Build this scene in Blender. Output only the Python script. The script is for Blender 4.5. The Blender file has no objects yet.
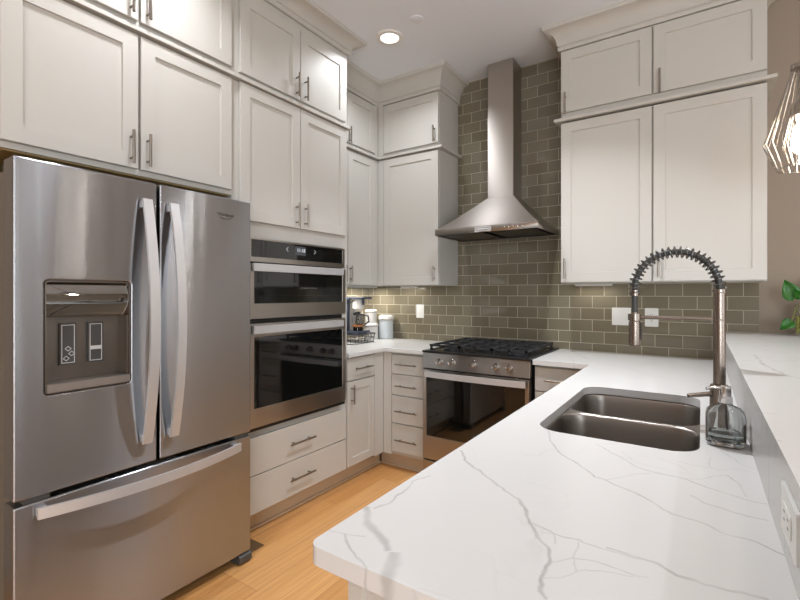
import bpy, bmesh, math, random
from mathutils import Vector, Matrix
random.seed(7)
SC = bpy.context.scene
COL = SC.collection
PI = math.pi

# ------------------------------------------------------------------ camera, world, exposure
cd = bpy.data.cameras.new('camera'); cam = bpy.data.objects.new('camera', cd); COL.objects.link(cam)
cam.location = (2.641, -3.411, 1.320)
cam.rotation_euler = (math.radians(90), 0, math.radians(33.77))
cd.sensor_width = 36.0; cd.lens = 451.2 / 800 * 36; cd.shift_y = -6.4 / 800
cd.clip_start = 0.02
SC.camera = cam
SC.view_settings.view_transform = 'Standard'
SC.view_settings.look = 'None'
SC.view_settings.gamma = 1.0
SC.view_settings.use_curve_mapping = False
SC.view_settings.exposure = -2.34
SC.cycles.use_denoising = True
SC.cycles.max_bounces = 8
SC.cycles.diffuse_bounces = 5
SC.cycles.glossy_bounces = 5
SC.cycles.caustics_reflective = False
SC.cycles.caustics_refractive = False
SC.cycles.sample_clamp_indirect = 6.0
w = bpy.data.worlds.new('sky'); SC.world = w; w.use_nodes = True
w.node_tree.nodes['Background'].inputs[0].default_value = (0.75, 0.87, 1.0, 1)
w.node_tree.nodes['Background'].inputs[1].default_value = 1.0

WINDOW_POWER = 200.0
CAN_POWER = 46.0
def area_light(name, loc, direction, sx, sy, power, color, shape='RECTANGLE', spread=PI):
    l = bpy.data.lights.new(name, 'AREA'); l.shape = shape; l.size = sx; l.size_y = sy
    l.energy = power; l.color = color; l.spread = spread
    o = bpy.data.objects.new(name, l); COL.objects.link(o); o.location = loc
    o.rotation_euler = Vector(direction).to_track_quat('-Z', 'Y').to_euler()
    return o
WIN = (0.86, 0.93, 1.0)
WARM = (0.95, 0.985, 1.04)
# daylight in the openings of the windows of the open room behind the camera
area_light('window_daylight', (6.17, -2.25, 1.55), (-1, 0, 0), 1.5, 1.9, WINDOW_POWER * .7, WIN)
area_light('window_daylight', (6.17, -4.75, 1.55), (-1, 0, 0), 1.5, 1.9, WINDOW_POWER * .7, WIN)
area_light('window_daylight', (4.15, -6.97, 1.38), (0, 1, 0), 1.1, 2.5, WINDOW_POWER * 2.1, WIN)
area_light('window_daylight', (5.50, -6.97, 1.38), (0, 1, 0), 1.1, 2.5, WINDOW_POWER * 2.1, WIN)

# ------------------------------------------------------------------ materials
def newmat(name):
    m = bpy.data.materials.new(name); m.use_nodes = True
    nt = m.node_tree; b = nt.nodes['Principled BSDF']
    return m, nt, b
def N(nt, typ, **kw):
    n = nt.nodes.new(typ)
    for k, v in kw.items(): setattr(n, k, v)
    return n
def srgb(r, g, b):
    f = lambda c: (c/255/12.92) if c/255 <= .04045 else ((c/255+.055)/1.055)**2.4
    return (f(r), f(g), f(b), 1)
def simple(name, col, rough=.5, metal=0, bump=0, bscale=60, var=0.0, **kw):
    m, nt, b = newmat(name)
    b.inputs['Base Color'].default_value = col; b.inputs['Roughness'].default_value = rough
    b.inputs['Metallic'].default_value = metal
    for k, v in kw.items(): b.inputs[k.replace('_', ' ')].default_value = v
    tc = N(nt, 'ShaderNodeTexCoord'); ns = N(nt, 'ShaderNodeTexNoise'); ns.inputs['Scale'].default_value = bscale
    nt.links.new(tc.outputs['Object'], ns.inputs['Vector'])
    if var:
        mx = N(nt, 'ShaderNodeMix', data_type='RGBA'); mx.inputs[6].default_value = tuple(c*(1-var) for c in col[:3])+(1,)
        mx.inputs[7].default_value = tuple(min(1, c*(1+var)) for c in col[:3])+(1,)
        nt.links.new(ns.outputs[0], mx.inputs[0]); nt.links.new(mx.outputs[2], b.inputs['Base Color'])
    if bump:
        bp = N(nt, 'ShaderNodeBump'); bp.inputs['Strength'].default_value = bump; bp.inputs['Distance'].default_value = .002
        nt.links.new(ns.outputs[0], bp.inputs['Height']); nt.links.new(bp.outputs[0], b.inputs['Normal'])
    return m
def steel(name, col, rough, tangent, aniso=.75, wave=0.0, rot=0.0):
    m, nt, b = newmat(name)
    b.inputs['Base Color'].default_value = col; b.inputs['Metallic'].default_value = 1; b.inputs['Roughness'].default_value = rough
    tc = N(nt, 'ShaderNodeTexCoord')
    if tangent:
        b.inputs['Anisotropic'].default_value = aniso; b.inputs['Anisotropic Rotation'].default_value = rot
        t = N(nt, 'ShaderNodeCombineXYZ')
        for i in range(3): t.inputs[i].default_value = tangent[i]
        nt.links.new(t.outputs[0], b.inputs['Tangent'])
    # fine brush lines in the roughness, faint waviness of the sheet
    mp = N(nt, 'ShaderNodeMapping'); mp.inputs['Scale'].default_value = (4, 4, 700)
    ns = N(nt, 'ShaderNodeTexNoise'); ns.inputs['Scale'].default_value = 1; ns.inputs['Detail'].default_value = 2
    nt.links.new(tc.outputs['Object'], mp.inputs[0]); nt.links.new(mp.outputs[0], ns.inputs['Vector'])
    mr = N(nt, 'ShaderNodeMapRange'); mr.inputs['To Min'].default_value = rough*.985; mr.inputs['To Max'].default_value = rough*1.015
    nt.links.new(ns.outputs[0], mr.inputs[0]); nt.links.new(mr.outputs[0], b.inputs['Roughness'])
    if wave:
        mp2 = N(nt, 'ShaderNodeMapping'); mp2.inputs['Scale'].default_value = (1, 6.5, .35)
        n2 = N(nt, 'ShaderNodeTexNoise'); n2.inputs['Scale'].default_value = 1.6; n2.inputs['Detail'].default_value = 1
        nt.links.new(tc.outputs['Object'], mp2.inputs[0]); nt.links.new(mp2.outputs[0], n2.inputs['Vector'])
        bp = N(nt, 'ShaderNodeBump'); bp.inputs['Strength'].default_value = 1; bp.inputs['Distance'].default_value = wave
        nt.links.new(n2.outputs[0], bp.inputs['Height']); nt.links.new(bp.outputs[0], b.inputs['Normal'])
    return m

M = {}
M['paint'] = simple('cream_cabinet_paint', srgb(196, 193, 186), .45, bump=.05, bscale=180)
M['cab_under'] = simple('cabinet_wood_underside', srgb(150, 128, 84), .6, var=.1)
M['toe'] = simple('tan_toe_kick', srgb(196, 176, 150), .5, var=.03)
M['beadboard'] = simple('taupe_wall_paint', srgb(152, 139, 124), .8, bump=.1, bscale=220)
M['ceil'] = simple('white_ceiling_paint', srgb(242, 247, 254), .9, bump=.06, bscale=200)
M['farwall'] = simple('pale_wall_paint', srgb(205, 200, 192), .85)
M['trimwhite'] = simple('white_trim_paint', srgb(235, 233, 228), .45)
M['plastic_white'] = simple('white_plastic', srgb(240, 240, 236), .35)
M['slot'] = simple('dark_slot', srgb(60, 58, 55), .6)
M['black'] = simple('black_plastic', srgb(22, 22, 23), .35)
M['darkgrey'] = simple('dark_grey_plastic', srgb(72, 71, 69), .5)
M['fridge_side'] = simple('textured_grey_side', srgb(120, 112, 100), .55, bump=.3, bscale=400)
M['iron'] = simple('cast_iron', srgb(38, 39, 41), .5, bump=.4, bscale=300)
M['enamel'] = simple('black_enamel', srgb(18, 18, 19), .2)
M['blackglass'] = simple('black_oven_glass', srgb(10, 11, 11), .04, Specular_IOR_Level=.8)
M['chrome'] = simple('chrome', (.8, .8, .8, 1), .08, 1)
M['nickel'] = simple('brushed_nickel', srgb(156, 148, 138), .28, 1)
M['faucet'] = simple('faucet_steel', srgb(150, 138, 128), .27, 1)
M['spring'] = simple('dark_spring_steel', srgb(110, 108, 106), .3, 1)
M['hose'] = simple('dark_hose', srgb(62, 62, 60), .5)
M['steel_x'] = steel('brushed_steel_fridge', srgb(176, 178, 182), .27, (0, 0, 1), 1.0, wave=.0016)
M['steel_oven'] = steel('brushed_steel_oven', srgb(196, 190, 184), .28, (0, 0, 1), .8)
M['steel_y'] = steel('brushed_steel_range', srgb(168, 161, 154), .28, (0, 0, 1), .8)
M['steel_hood'] = steel('brushed_steel_hood', srgb(184, 177, 170), .36, (0, 0, 1), .85, wave=.002)
M['steel_handle'] = simple('satin_handle', srgb(214, 214, 215), .42, .6)
M['steel_sink'] = steel('satin_sink_steel', srgb(150, 144, 138), .33, None)
M['pewter'] = simple('pewter_panel', srgb(120, 112, 104), .35, .9)
M['pewter_light'] = simple('pewter_lip', srgb(158, 150, 143), .42, .7)
M['darkmirror'] = simple('dark_gloss_panel', srgb(150, 150, 148), .03, 1)
M['display'] = simple('grey_display', srgb(70, 74, 78), .25)
M['digit'] = simple('pale_digits', srgb(225, 232, 240), .5, Emission_Color=srgb(225, 232, 240), Emission_Strength=.5)
M['outline'] = simple('pale_outline', srgb(205, 205, 205), .4)
M['navy'] = simple('navy_plastic', srgb(58, 66, 82), .35)
M['ceramic'] = simple('white_ceramic', srgb(232, 229, 224), .25)
M['ceramic_blue'] = simple('pale_blue_ceramic', srgb(205, 213, 216), .25)
M['wire'] = simple('black_wire', srgb(50, 50, 54), .4, .6)
M['coffee'] = simple('dark_coffee', srgb(30, 18, 10), .15)
M['amber'] = simple('amber_band', srgb(150, 96, 56), .3)
M['mat'] = simple('dark_mat', srgb(72, 74, 82), .85, bump=.4, bscale=150)
M['leaf'] = simple('pothos_leaf', srgb(46, 108, 34), .35, var=.35, bscale=18)
M['stem'] = simple('green_stem', srgb(132, 140, 60), .5)
M['pendwire'] = simple('pale_nickel_wire', srgb(168, 160, 150), .25, 1)
M['bronze'] = simple('bronze_vent', srgb(120, 98, 70), .45, .5)
def glass(name, col, rough=.0, ior=1.45):
    m, nt, b = newmat(name)
    b.inputs['Base Color'].default_value = col; b.inputs['Roughness'].default_value = rough
    b.inputs['Transmission Weight'].default_value = 1; b.inputs['IOR'].default_value = ior
    return m
M['glass'] = glass('soap_bottle_glass', (.97, .992, .988, 1))
M['soap'] = glass('clear_soap', (.94, .98, .975, 1), ior=1.34)
M['carafe'] = glass('carafe_glass', (.55, .56, .58, 1))
M['vase'] = glass('vase_glass', (.93, .95, .88, 1))
M['plantwater'] = glass('green_tinted_water', (.72, .76, .28, 1), ior=1.33)
M['pane'] = glass('window_pane', (1, 1, 1, 1), ior=1.02)
def emis(name, col, s):
    m, nt, b = newmat(name)
    b.inputs['Base Color'].default_value = (0, 0, 0, 1)
    b.inputs['Emission Color'].default_value = col; b.inputs['Emission Strength'].default_value = s
    return m
M['lens'] = emis('lit_lens', (1, .95, .88, 1), 14)
M['led'] = emis('lit_led_strip', (1, .93, .84, 1), 3)
M['bulb'] = emis('lit_bulb', (1, .90, .78, 1), 230)

def tile_mat(name, axis):
    m, nt, b = newmat(name)
    tc = N(nt, 'ShaderNodeTexCoord'); sp = N(nt, 'ShaderNodeSeparateXYZ'); nt.links.new(tc.outputs['Object'], sp.inputs[0])
    ad = N(nt, 'ShaderNodeMath', operation='ADD'); ad.inputs[1].default_value = -.060 + 1.55*(1 if axis == 'X' else 2)
    nt.links.new(sp.outputs[axis], ad.inputs[0])
    az = N(nt, 'ShaderNodeMath', operation='ADD'); az.inputs[1].default_value = -1.386 + 20*.0836
    nt.links.new(sp.outputs['Z'], az.inputs[0])
    cb = N(nt, 'ShaderNodeCombineXYZ'); nt.links.new(ad.outputs[0], cb.inputs[0]); nt.links.new(az.outputs[0], cb.inputs[1])
    br = N(nt, 'ShaderNodeTexBrick'); br.offset = .5; br.offset_frequency = 2; br.squash = 1
    br.inputs['Color1'].default_value = srgb(124, 117, 99); br.inputs['Color2'].default_value = srgb(110, 102, 83)
    br.inputs['Mortar'].default_value = srgb(186, 178, 160)
    br.inputs['Scale'].default_value = 1; br.inputs['Mortar Size'].default_value = .0021; br.inputs['Mortar Smooth'].default_value = .1
    br.inputs['Bias'].default_value = -.1; br.inputs['Brick Width'].default_value = .155; br.inputs['Row Height'].default_value = .0836
    nt.links.new(cb.outputs[0], br.inputs['Vector']); nt.links.new(br.outputs['Color'], b.inputs['Base Color'])
    mr = N(nt, 'ShaderNodeMapRange'); mr.inputs['To Min'].default_value = .06; mr.inputs['To Max'].default_value = .7
    nt.links.new(br.outputs['Fac'], mr.inputs[0]); nt.links.new(mr.outputs[0], b.inputs['Roughness'])
    # grout sits lower; glass faces are faintly uneven
    ns = N(nt, 'ShaderNodeTexNoise'); ns.inputs['Scale'].default_value = 9; nt.links.new(cb.outputs[0], ns.inputs['Vector'])
    mu = N(nt, 'ShaderNodeMath', operation='MULTIPLY_ADD'); mu.inputs[1].default_value = -1.0
    nt.links.new(br.outputs['Fac'], mu.inputs[0]); 
    m2 = N(nt, 'ShaderNodeMath', operation='MULTIPLY'); m2.inputs[1].default_value = .12; nt.links.new(ns.outputs[0], m2.inputs[0])
    nt.links.new(m2.outputs[0], mu.inputs[2])
    bp = N(nt, 'ShaderNodeBump'); bp.inputs['Distance'].default_value = .003; bp.inputs['Strength'].default_value = .6
    nt.links.new(mu.outputs[0], bp.inputs['Height']); nt.links.new(bp.outputs[0], b.inputs['Normal'])
    return m
M['tile_back'] = tile_mat('olive_glass_subway_tile', 'X')
M['tile_left'] = tile_mat('olive_glass_subway_tile_side', 'Y')

def floor_mat():
    m, nt, b = newmat('honey_oak_planks')
    tc = N(nt, 'ShaderNodeTexCoord'); sp = N(nt, 'ShaderNodeSeparateXYZ'); nt.links.new(tc.outputs['Object'], sp.inputs[0])
    cb = N(nt, 'ShaderNodeCombineXYZ'); 
    ay = N(nt, 'ShaderNodeMath', operation='ADD'); ay.inputs[1].default_value = 20.3; nt.links.new(sp.outputs['Y'], ay.inputs[0])
    ax = N(nt, 'ShaderNodeMath', operation='ADD'); ax.inputs[1].default_value = 10.05; nt.links.new(sp.outputs['X'], ax.inputs[0])
    nt.links.new(ay.outputs[0], cb.inputs[0]); nt.links.new(ax.outputs[0], cb.inputs[1])
    br = N(nt, 'ShaderNodeTexBrick'); br.offset = .37; br.offset_frequency = 3
    br.inputs['Color1'].default_value = srgb(224, 172, 112); br.inputs['Color2'].default_value = srgb(198, 142, 84)
    br.inputs['Mortar'].default_value = srgb(120, 74, 36); br.inputs['Scale'].default_value = 1
    br.inputs['Mortar Size'].default_value = .0008; br.inputs['Mortar Smooth'].default_value = .3
    br.inputs['Brick Width'].default_value = 1.3; br.inputs['Row Height'].default_value = .127; br.inputs['Bias'].default_value = -.15
    nt.links.new(cb.outputs[0], br.inputs['Vector'])
    mp = N(nt, 'ShaderNodeMapping'); mp.inputs['Scale'].default_value = (60, 2.2, 1); nt.links.new(tc.outputs['Object'], mp.inputs[0])
    ns = N(nt, 'ShaderNodeTexNoise'); ns.inputs['Scale'].default_value = 1; ns.inputs['Detail'].default_value = 5; ns.inputs['Distortion'].default_value = .6
    nt.links.new(mp.outputs[0], ns.inputs['Vector'])
    mx = N(nt, 'ShaderNodeMix', data_type='RGBA', blend_type='MULTIPLY'); mx.inputs[0].default_value = .5
    rp = N(nt, 'ShaderNodeValToRGB'); rp.color_ramp.elements[0].position = .25; rp.color_ramp.elements[0].color = (.62, .5, .38, 1)
    rp.color_ramp.elements[1].position = .7; rp.color_ramp.elements[1].color = (1, 1, 1, 1)
    nt.links.new(ns.outputs[0], rp.inputs[0]); nt.links.new(br.outputs['Color'], mx.inputs[6]); nt.links.new(rp.outputs[0], mx.inputs[7])
    nt.links.new(mx.outputs[2], b.inputs['Base Color']); b.inputs['Roughness'].default_value = .33
    return m
M['floor'] = floor_mat()

# quartz: white ground, drifting hairline veins, and the large veins of the peninsula slab where they run (x, y in metres)
VEINS = [  # half width (m), strength, points (x, y) along the vein on the slab
 (0.0065, 0.62, [(2.120,-2.350),(2.177,-2.424),(2.237,-2.466),(2.286,-2.503),(2.344,-2.539),(2.379,-2.602),(2.397,-2.634),(2.418,-2.660),(2.437,-2.679),(2.448,-2.716),(2.452,-2.765),(2.460,-2.794),(2.469,-2.807)]),
 (0.0040, 0.40, [(2.392,-2.618),(2.429,-2.630),(2.473,-2.631),(2.515,-2.637),(2.549,-2.634),(2.573,-2.632)]),
 (0.0035, 0.32, [(2.448,-2.716),(2.477,-2.689),(2.505,-2.678),(2.538,-2.674),(2.570,-2.686)]),
 (0.0035, 0.30, [(2.412,-2.641),(2.433,-2.633),(2.445,-2.660),(2.474,-2.634),(2.478,-2.686),(2.487,-2.716)]),
 (0.0030, 0.30, [(2.455,-2.762),(2.474,-2.746),(2.491,-2.711),(2.517,-2.697),(2.555,-2.688),(2.579,-2.676)]),
 (0.0050, 0.50, [(2.250,-2.026),(2.301,-2.158),(2.347,-2.238),(2.407,-2.292),(2.443,-2.342),(2.469,-2.353),(2.465,-2.346),(2.485,-2.361),(2.530,-2.382),(2.570,-2.418),(2.598,-2.442),(2.646,-2.449),(2.675,-2.471),(2.715,-2.472),(2.746,-2.498)]),
 (0.0045, 0.50, [(2.397,-2.094),(2.467,-2.170),(2.513,-2.222),(2.513,-2.222),(2.563,-2.241),(2.609,-2.240),(2.652,-2.267),(2.692,-2.283),(2.729,-2.297),(2.760,-2.298)]),
 (0.0035, 0.32, [(2.468,-2.350),(2.497,-2.301),(2.542,-2.245),(2.532,-2.231),(2.586,-2.242),(2.631,-2.232),(2.686,-2.169)]),
 (0.0035, 0.45, [(2.686,-2.165),(2.706,-2.204),(2.716,-2.274)]),
 (0.0045, 0.45, [(2.621,-2.333),(2.646,-2.357),(2.679,-2.367),(2.710,-2.374),(2.738,-2.372)]),
 (0.0065, 0.50, [(2.514,-2.628),(2.557,-2.629),(2.585,-2.633),(2.613,-2.648),(2.641,-2.650),(2.669,-2.647),(2.688,-2.645),(2.714,-2.643)]),
 (0.0030, 0.35, [(2.680,-1.975),(2.703,-2.024),(2.719,-2.069),(2.740,-2.081)]),
 (0.0030, 0.30, [(2.660,-2.053),(2.656,-2.126),(2.676,-2.149)]),
 (0.0150, 0.45, [(2.111,-2.732),(2.146,-2.777),(2.179,-2.797),(2.205,-2.808),(2.231,-2.827)]),
 (0.0200, 0.42, [(2.243,-2.824),(2.257,-2.861),(2.276,-2.906)]),
 (0.0045, 0.50, [(2.139,-2.829),(2.169,-2.853),(2.196,-2.870),(2.226,-2.882),(2.237,-2.900)]),
 (0.0030, 0.30, [(2.111,-2.839),(2.139,-2.829),(2.173,-2.816)]),
 (0.0050, 0.42, [(2.137,-2.536),(2.120,-2.586),(2.133,-2.640),(2.139,-2.692),(2.127,-2.729)]),
 (0.0060, 0.25, [(1.807,0.066),(2.065,-0.466),(2.319,-0.698),(2.437,-0.864),(2.577,-0.939)]),
 (0.0060, 0.22, [(1.794,-0.042),(1.975,-0.498),(2.035,-0.694)]),
 (0.0090, 0.40, [(2.807,-1.255),(2.807,-1.526),(2.822,-1.641),(2.839,-1.753),(2.862,-1.795)]),
 (0.0100, 0.22, [(2.755,-1.454),(2.813,-1.452),(2.922,-1.357)]),
]
def quartz():
    m, nt, b = newmat('white_veined_quartz')
    L = nt.links.new
    tc = N(nt, 'ShaderNodeTexCoord')
    def distort(scale, amp, src):
        ns = N(nt, 'ShaderNodeTexNoise'); ns.inputs['Scale'].default_value = scale; ns.inputs['Detail'].default_value = 3
        L(src, ns.inputs['Vector'])
        su = N(nt, 'ShaderNodeVectorMath', operation='SUBTRACT'); su.inputs[1].default_value = (.5, .5, .5); L(ns.outputs['Color'], su.inputs[0])
        sc = N(nt, 'ShaderNodeVectorMath', operation='SCALE'); sc.inputs['Scale'].default_value = amp; L(su.outputs[0], sc.inputs[0])
        ad = N(nt, 'ShaderNodeVectorMath', operation='ADD'); L(src, ad.inputs[0]); L(sc.outputs[0], ad.inputs[1])
        return ad.outputs[0]
    p = distort(22, .022, tc.outputs['Object'])
    acc = None
    for hw, st, pts in VEINS:
        A = Vector(pts[0]).to_2d(); B = Vector(pts[-1]).to_2d(); D = (B-A); ln = D.length; e1 = D/ln; e2 = Vector((-e1.y, e1.x))
        uv = sorted([((Vector(q)-A).dot(e1)/ln, (Vector(q)-A).dot(e2)) for q in pts])
        fmax = max(max(abs(v) for _, v in uv), .01)*1.05
        du = N(nt, 'ShaderNodeVectorMath', operation='DOT_PRODUCT'); du.inputs[1].default_value = (e1.x/ln, e1.y/ln, 0); L(p, du.inputs[0])
        u = N(nt, 'ShaderNodeMath', operation='SUBTRACT'); u.inputs[1].default_value = A.dot(e1)/ln; L(du.outputs['Value'], u.inputs[0])
        dv = N(nt, 'ShaderNodeVectorMath', operation='DOT_PRODUCT'); dv.inputs[1].default_value = (e2.x, e2.y, 0); L(p, dv.inputs[0])
        fc = N(nt, 'ShaderNodeFloatCurve'); cv = fc.mapping.curves[0]
        fc.mapping.extend = 'HORIZONTAL'
        lastu = None; k = 0
        P = []
        for uu, vv in uv:
            if lastu is not None and uu-lastu < .015: continue
            lastu = uu; P.append((min(max(uu, 0), 1), .5+.5*vv/fmax))
        cv.points[0].location = P[0]; cv.points[1].location = P[-1]
        for q in P[1:-1]: cv.points.new(*q)
        for pt in cv.points: pt.handle_type = 'VECTOR'
        fc.mapping.update()
        L(u.outputs[0], fc.inputs['Value'])
        mr = N(nt, 'ShaderNodeMath', operation='MULTIPLY_ADD'); mr.inputs[1].default_value = 2*fmax; mr.inputs[2].default_value = -fmax + A.dot(e2)
        L(fc.outputs[0], mr.inputs[0])
        sb = N(nt, 'ShaderNodeMath', operation='SUBTRACT'); L(dv.outputs['Value'], sb.inputs[0]); L(mr.outputs[0], sb.inputs[1])
        ab = N(nt, 'ShaderNodeMath', operation='ABSOLUTE'); L(sb.outputs[0], ab.inputs[0])
        rng = N(nt, 'ShaderNodeMapRange', interpolation_type='SMOOTHSTEP'); rng.inputs['From Min'].default_value = hw*.1; rng.inputs['From Max'].default_value = hw*.8
        rng.inputs['To Min'].default_value = st*.85; rng.inputs['To Max'].default_value = 0; L(ab.outputs[0], rng.inputs['Value'])
        cu = N(nt, 'ShaderNodeMath', operation='COMPARE'); cu.inputs[1].default_value = .5; cu.inputs[2].default_value = .5; L(u.outputs[0], cu.inputs[0])
        mu = N(nt, 'ShaderNodeMath', operation='MULTIPLY'); L(rng.outputs[0], mu.inputs[0]); L(cu.outputs[0], mu.inputs[1])
        if acc is None: acc = mu.outputs[0]
        else:
            mxx = N(nt, 'ShaderNodeMath', operation='MAXIMUM'); L(acc, mxx.inputs[0]); L(mu.outputs[0], mxx.inputs[1]); acc = mxx.outputs[0]
    # break the large veins up a little
    bn = N(nt, 'ShaderNodeTexNoise'); bn.inputs['Scale'].default_value = 14; bn.inputs['Detail'].default_value = 4; L(tc.outputs['Object'], bn.inputs['Vector'])
    br = N(nt, 'ShaderNodeMapRange'); br.inputs['From Min'].default_value = .3; br.inputs['From Max'].default_value = .6; br.inputs['To Min'].default_value = .35; L(bn.outputs[0], br.inputs['Value'])
    am = N(nt, 'ShaderNodeMath', operation='MULTIPLY'); L(acc, am.inputs[0]); L(br.outputs[0], am.inputs[1])
    # hairline network
    q = distort(3, .35, tc.outputs['Object'])
    mp = N(nt, 'ShaderNodeMapping'); mp.inputs['Rotation'].default_value = (0, 0, .9); mp.inputs['Scale'].default_value = (1, 2.1, 1.5); L(q, mp.inputs[0])
    vo = N(nt, 'ShaderNodeTexVoronoi', feature='DISTANCE_TO_EDGE'); vo.inputs['Scale'].default_value = 2.3; L(mp.outputs[0], vo.inputs['Vector'])
    vr = N(nt, 'ShaderNodeMapRange', interpolation_type='SMOOTHSTEP'); vr.inputs['From Min'].default_value = .0; vr.inputs['From Max'].default_value = .016
    vr.inputs['To Min'].default_value = 1; vr.inputs['To Max'].default_value = 0; L(vo.outputs['Distance'], vr.inputs['Value'])
    mk = N(nt, 'ShaderNodeTexNoise'); mk.inputs['Scale'].default_value = 2.7; mk.inputs['Detail'].default_value = 2; L(tc.outputs['Object'], mk.inputs['Vector'])
    mkr = N(nt, 'ShaderNodeMapRange'); mkr.inputs['From Min'].default_value = .48; mkr.inputs['From Max'].default_value = .68; mkr.inputs['To Max'].default_value = .16; L(mk.outputs[0], mkr.inputs['Value'])
    hv = N(nt, 'ShaderNodeMath', operation='MULTIPLY'); L(vr.outputs[0], hv.inputs[0]); L(mkr.outputs[0], hv.inputs[1])
    tot = N(nt, 'ShaderNodeMath', operation='MAXIMUM'); L(am.outputs[0], tot.inputs[0]); L(hv.outputs[0], tot.inputs[1])
    mx = N(nt, 'ShaderNodeMix', data_type='RGBA'); mx.inputs[6].default_value = srgb(215, 214, 212); mx.inputs[7].default_value = srgb(120, 116, 112)
    L(tot.outputs[0], mx.inputs[0]); L(mx.outputs[2], b.inputs['Base Color'])
    b.inputs['Roughness'].default_value = .2
    return m
M['quartz'] = quartz()

# ------------------------------------------------------------------ mesh helpers
class G:
    """collects shapes, in world metres, into one mesh"""
    def __init__(s): s.bm = bmesh.new(); s.mi = 0
    def add(s, verts, faces):
        vs = [s.bm.verts.new(v) for v in verts]; out = []
        for f in faces:
            try:
                ff = s.bm.faces.new([vs[i] for i in f]); ff.material_index = s.mi; out.append(ff)
            except ValueError: pass
        return vs, out
    def box(s, lo, hi, bev=0.0, seg=2):
        x0, y0, z0 = [min(a, b) for a, b in zip(lo, hi)]; x1, y1, z1 = [max(a, b) for a, b in zip(lo, hi)]
        v = [(x0,y0,z0),(x1,y0,z0),(x1,y1,z0),(x0,y1,z0),(x0,y0,z1),(x1,y0,z1),(x1,y1,z1),(x0,y1,z1)]
        vs, fs = s.add(v, [(0,3,2,1),(4,5,6,7),(0,1,5,4),(1,2,6,5),(2,3,7,6),(3,0,4,7)])
        if bev: s.bevel(fs, bev, seg)
        return fs
    def bevel(s, fs, r, seg=2, ang=35):
        es = {e for f in fs for e in f.edges if len(e.link_faces) == 2 and e.calc_face_angle(0) > math.radians(ang)}
        bmesh.ops.bevel(s.bm, geom=list(es), offset=r, segments=seg, profile=.5, affect='EDGES', clamp_overlap=True)
    def prism(s, outer, holes, fn, w0, w1, bev=0, seg=2):
        """polygon with holes in (u, v), extruded w0..w1; fn(u, v, w) -> world point"""
        loops = [outer] + list(holes); A = []; B = []
        for lp in loops:
            A.append([s.bm.verts.new(fn(u, v, w0)) for u, v in lp]); B.append([s.bm.verts.new(fn(u, v, w1)) for u, v in lp])
        faces = []
        for L in (A, B):
            es = []
            for lp in L:
                for i in range(len(lp)): es.append(s.bm.edges.new((lp[i], lp[(i+1) % len(lp)])))
            r = bmesh.ops.triangle_fill(s.bm, edges=es, use_beauty=True)
            faces += [g for g in r['geom'] if isinstance(g, bmesh.types.BMFace)]
        for a, b in zip(A, B):
            n = len(a)
            for i in range(n): faces.append(s.bm.faces.new((a[i], a[(i+1) % n], b[(i+1) % n], b[i])))
        for f in faces: f.material_index = s.mi
        bmesh.ops.recalc_face_normals(s.bm, faces=faces)
        if bev: s.bevel(faces, bev, seg)
        return faces
    def loft(s, loops, closed=True, cap0=False, cap1=False):
        R = [[s.bm.verts.new(p) for p in lp] for lp in loops]; fs = []
        n = len(R[0])
        for a, b in zip(R, R[1:]):
            for i in range(n if closed else n-1):
                fs.append(s.bm.faces.new((a[i], a[(i+1) % n], b[(i+1) % n], b[i])))
        if cap0: fs.append(s.bm.faces.new(list(reversed(R[0]))))
        if cap1: fs.append(s.bm.faces.new(R[-1]))
        for f in fs: f.material_index = s.mi
        return fs
    def lathe(s, prof, c, axis='Z', seg=32, cap=True):
        """profile of (radius, height along axis) about c"""
        loops = []
        for r, h in prof:
            lp = []
            for i in range(seg):
                a = 2*PI*i/seg; p = (r*math.cos(a), r*math.sin(a), h)
                if axis == 'Y': p = (p[0], -h, p[1])      # h runs towards -Y
                if axis == 'X': p = (h, p[0], p[1])       # h runs towards +X
                if axis == '-X': p = (-h, -p[0], p[1])
                lp.append((c[0]+p[0], c[1]+p[1], c[2]+p[2]))
            loops.append(lp)
        return s.loft(loops, True, cap, cap)
    def tube(s, pts, r, seg=10, cap=True, closed=False):
        pts = [Vector(p) for p in pts]; n = len(pts); loops = []; up = None
        for i, p in enumerate(pts):
            if closed: t = pts[(i+1) % n]-pts[i-1]
            else: t = pts[min(i+1, n-1)]-pts[max(i-1, 0)]
            t.normalize()
            if up is None: up = Vector((0,0,1)) if abs(t.z) < .9 else Vector((1,0,0))
            up = (up - t*up.dot(t))
            if up.length < 1e-6: up = t.orthogonal()
            up.normalize(); sd = t.cross(up)
            rr = r[i] if isinstance(r, (list, tuple)) else r
            loops.append([p + up*(rr*math.cos(2*PI*k/seg)) + sd*(rr*math.sin(2*PI*k/seg)) for k in range(seg)])
        if closed: loops.append(loops[0]); return s.loft(loops, True)
        return s.loft(loops, True, cap, cap)
    def sweep(s, prof, path, side=1):
        """profile (out, z) swept along a plan path of (x, y), mitred; out = right hand side of travel"""
        loops = []; P = [Vector(p) for p in path]
        for i, p in enumerate(P):
            def nrm(a, b):
                d = (b-a).normalized(); return Vector((d.y, -d.x))*side
            n1 = nrm(P[i-1], p) if i else nrm(p, P[i+1]); n2 = nrm(p, P[i+1]) if i < len(P)-1 else n1
            m = (n1+n2); m = m/ max(m.dot(n1), .2)
            loops.append([(p.x+m.x*o, p.y+m.y*o, z) for o, z in prof])
        return s.loft(loops, True, True, True)

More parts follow.
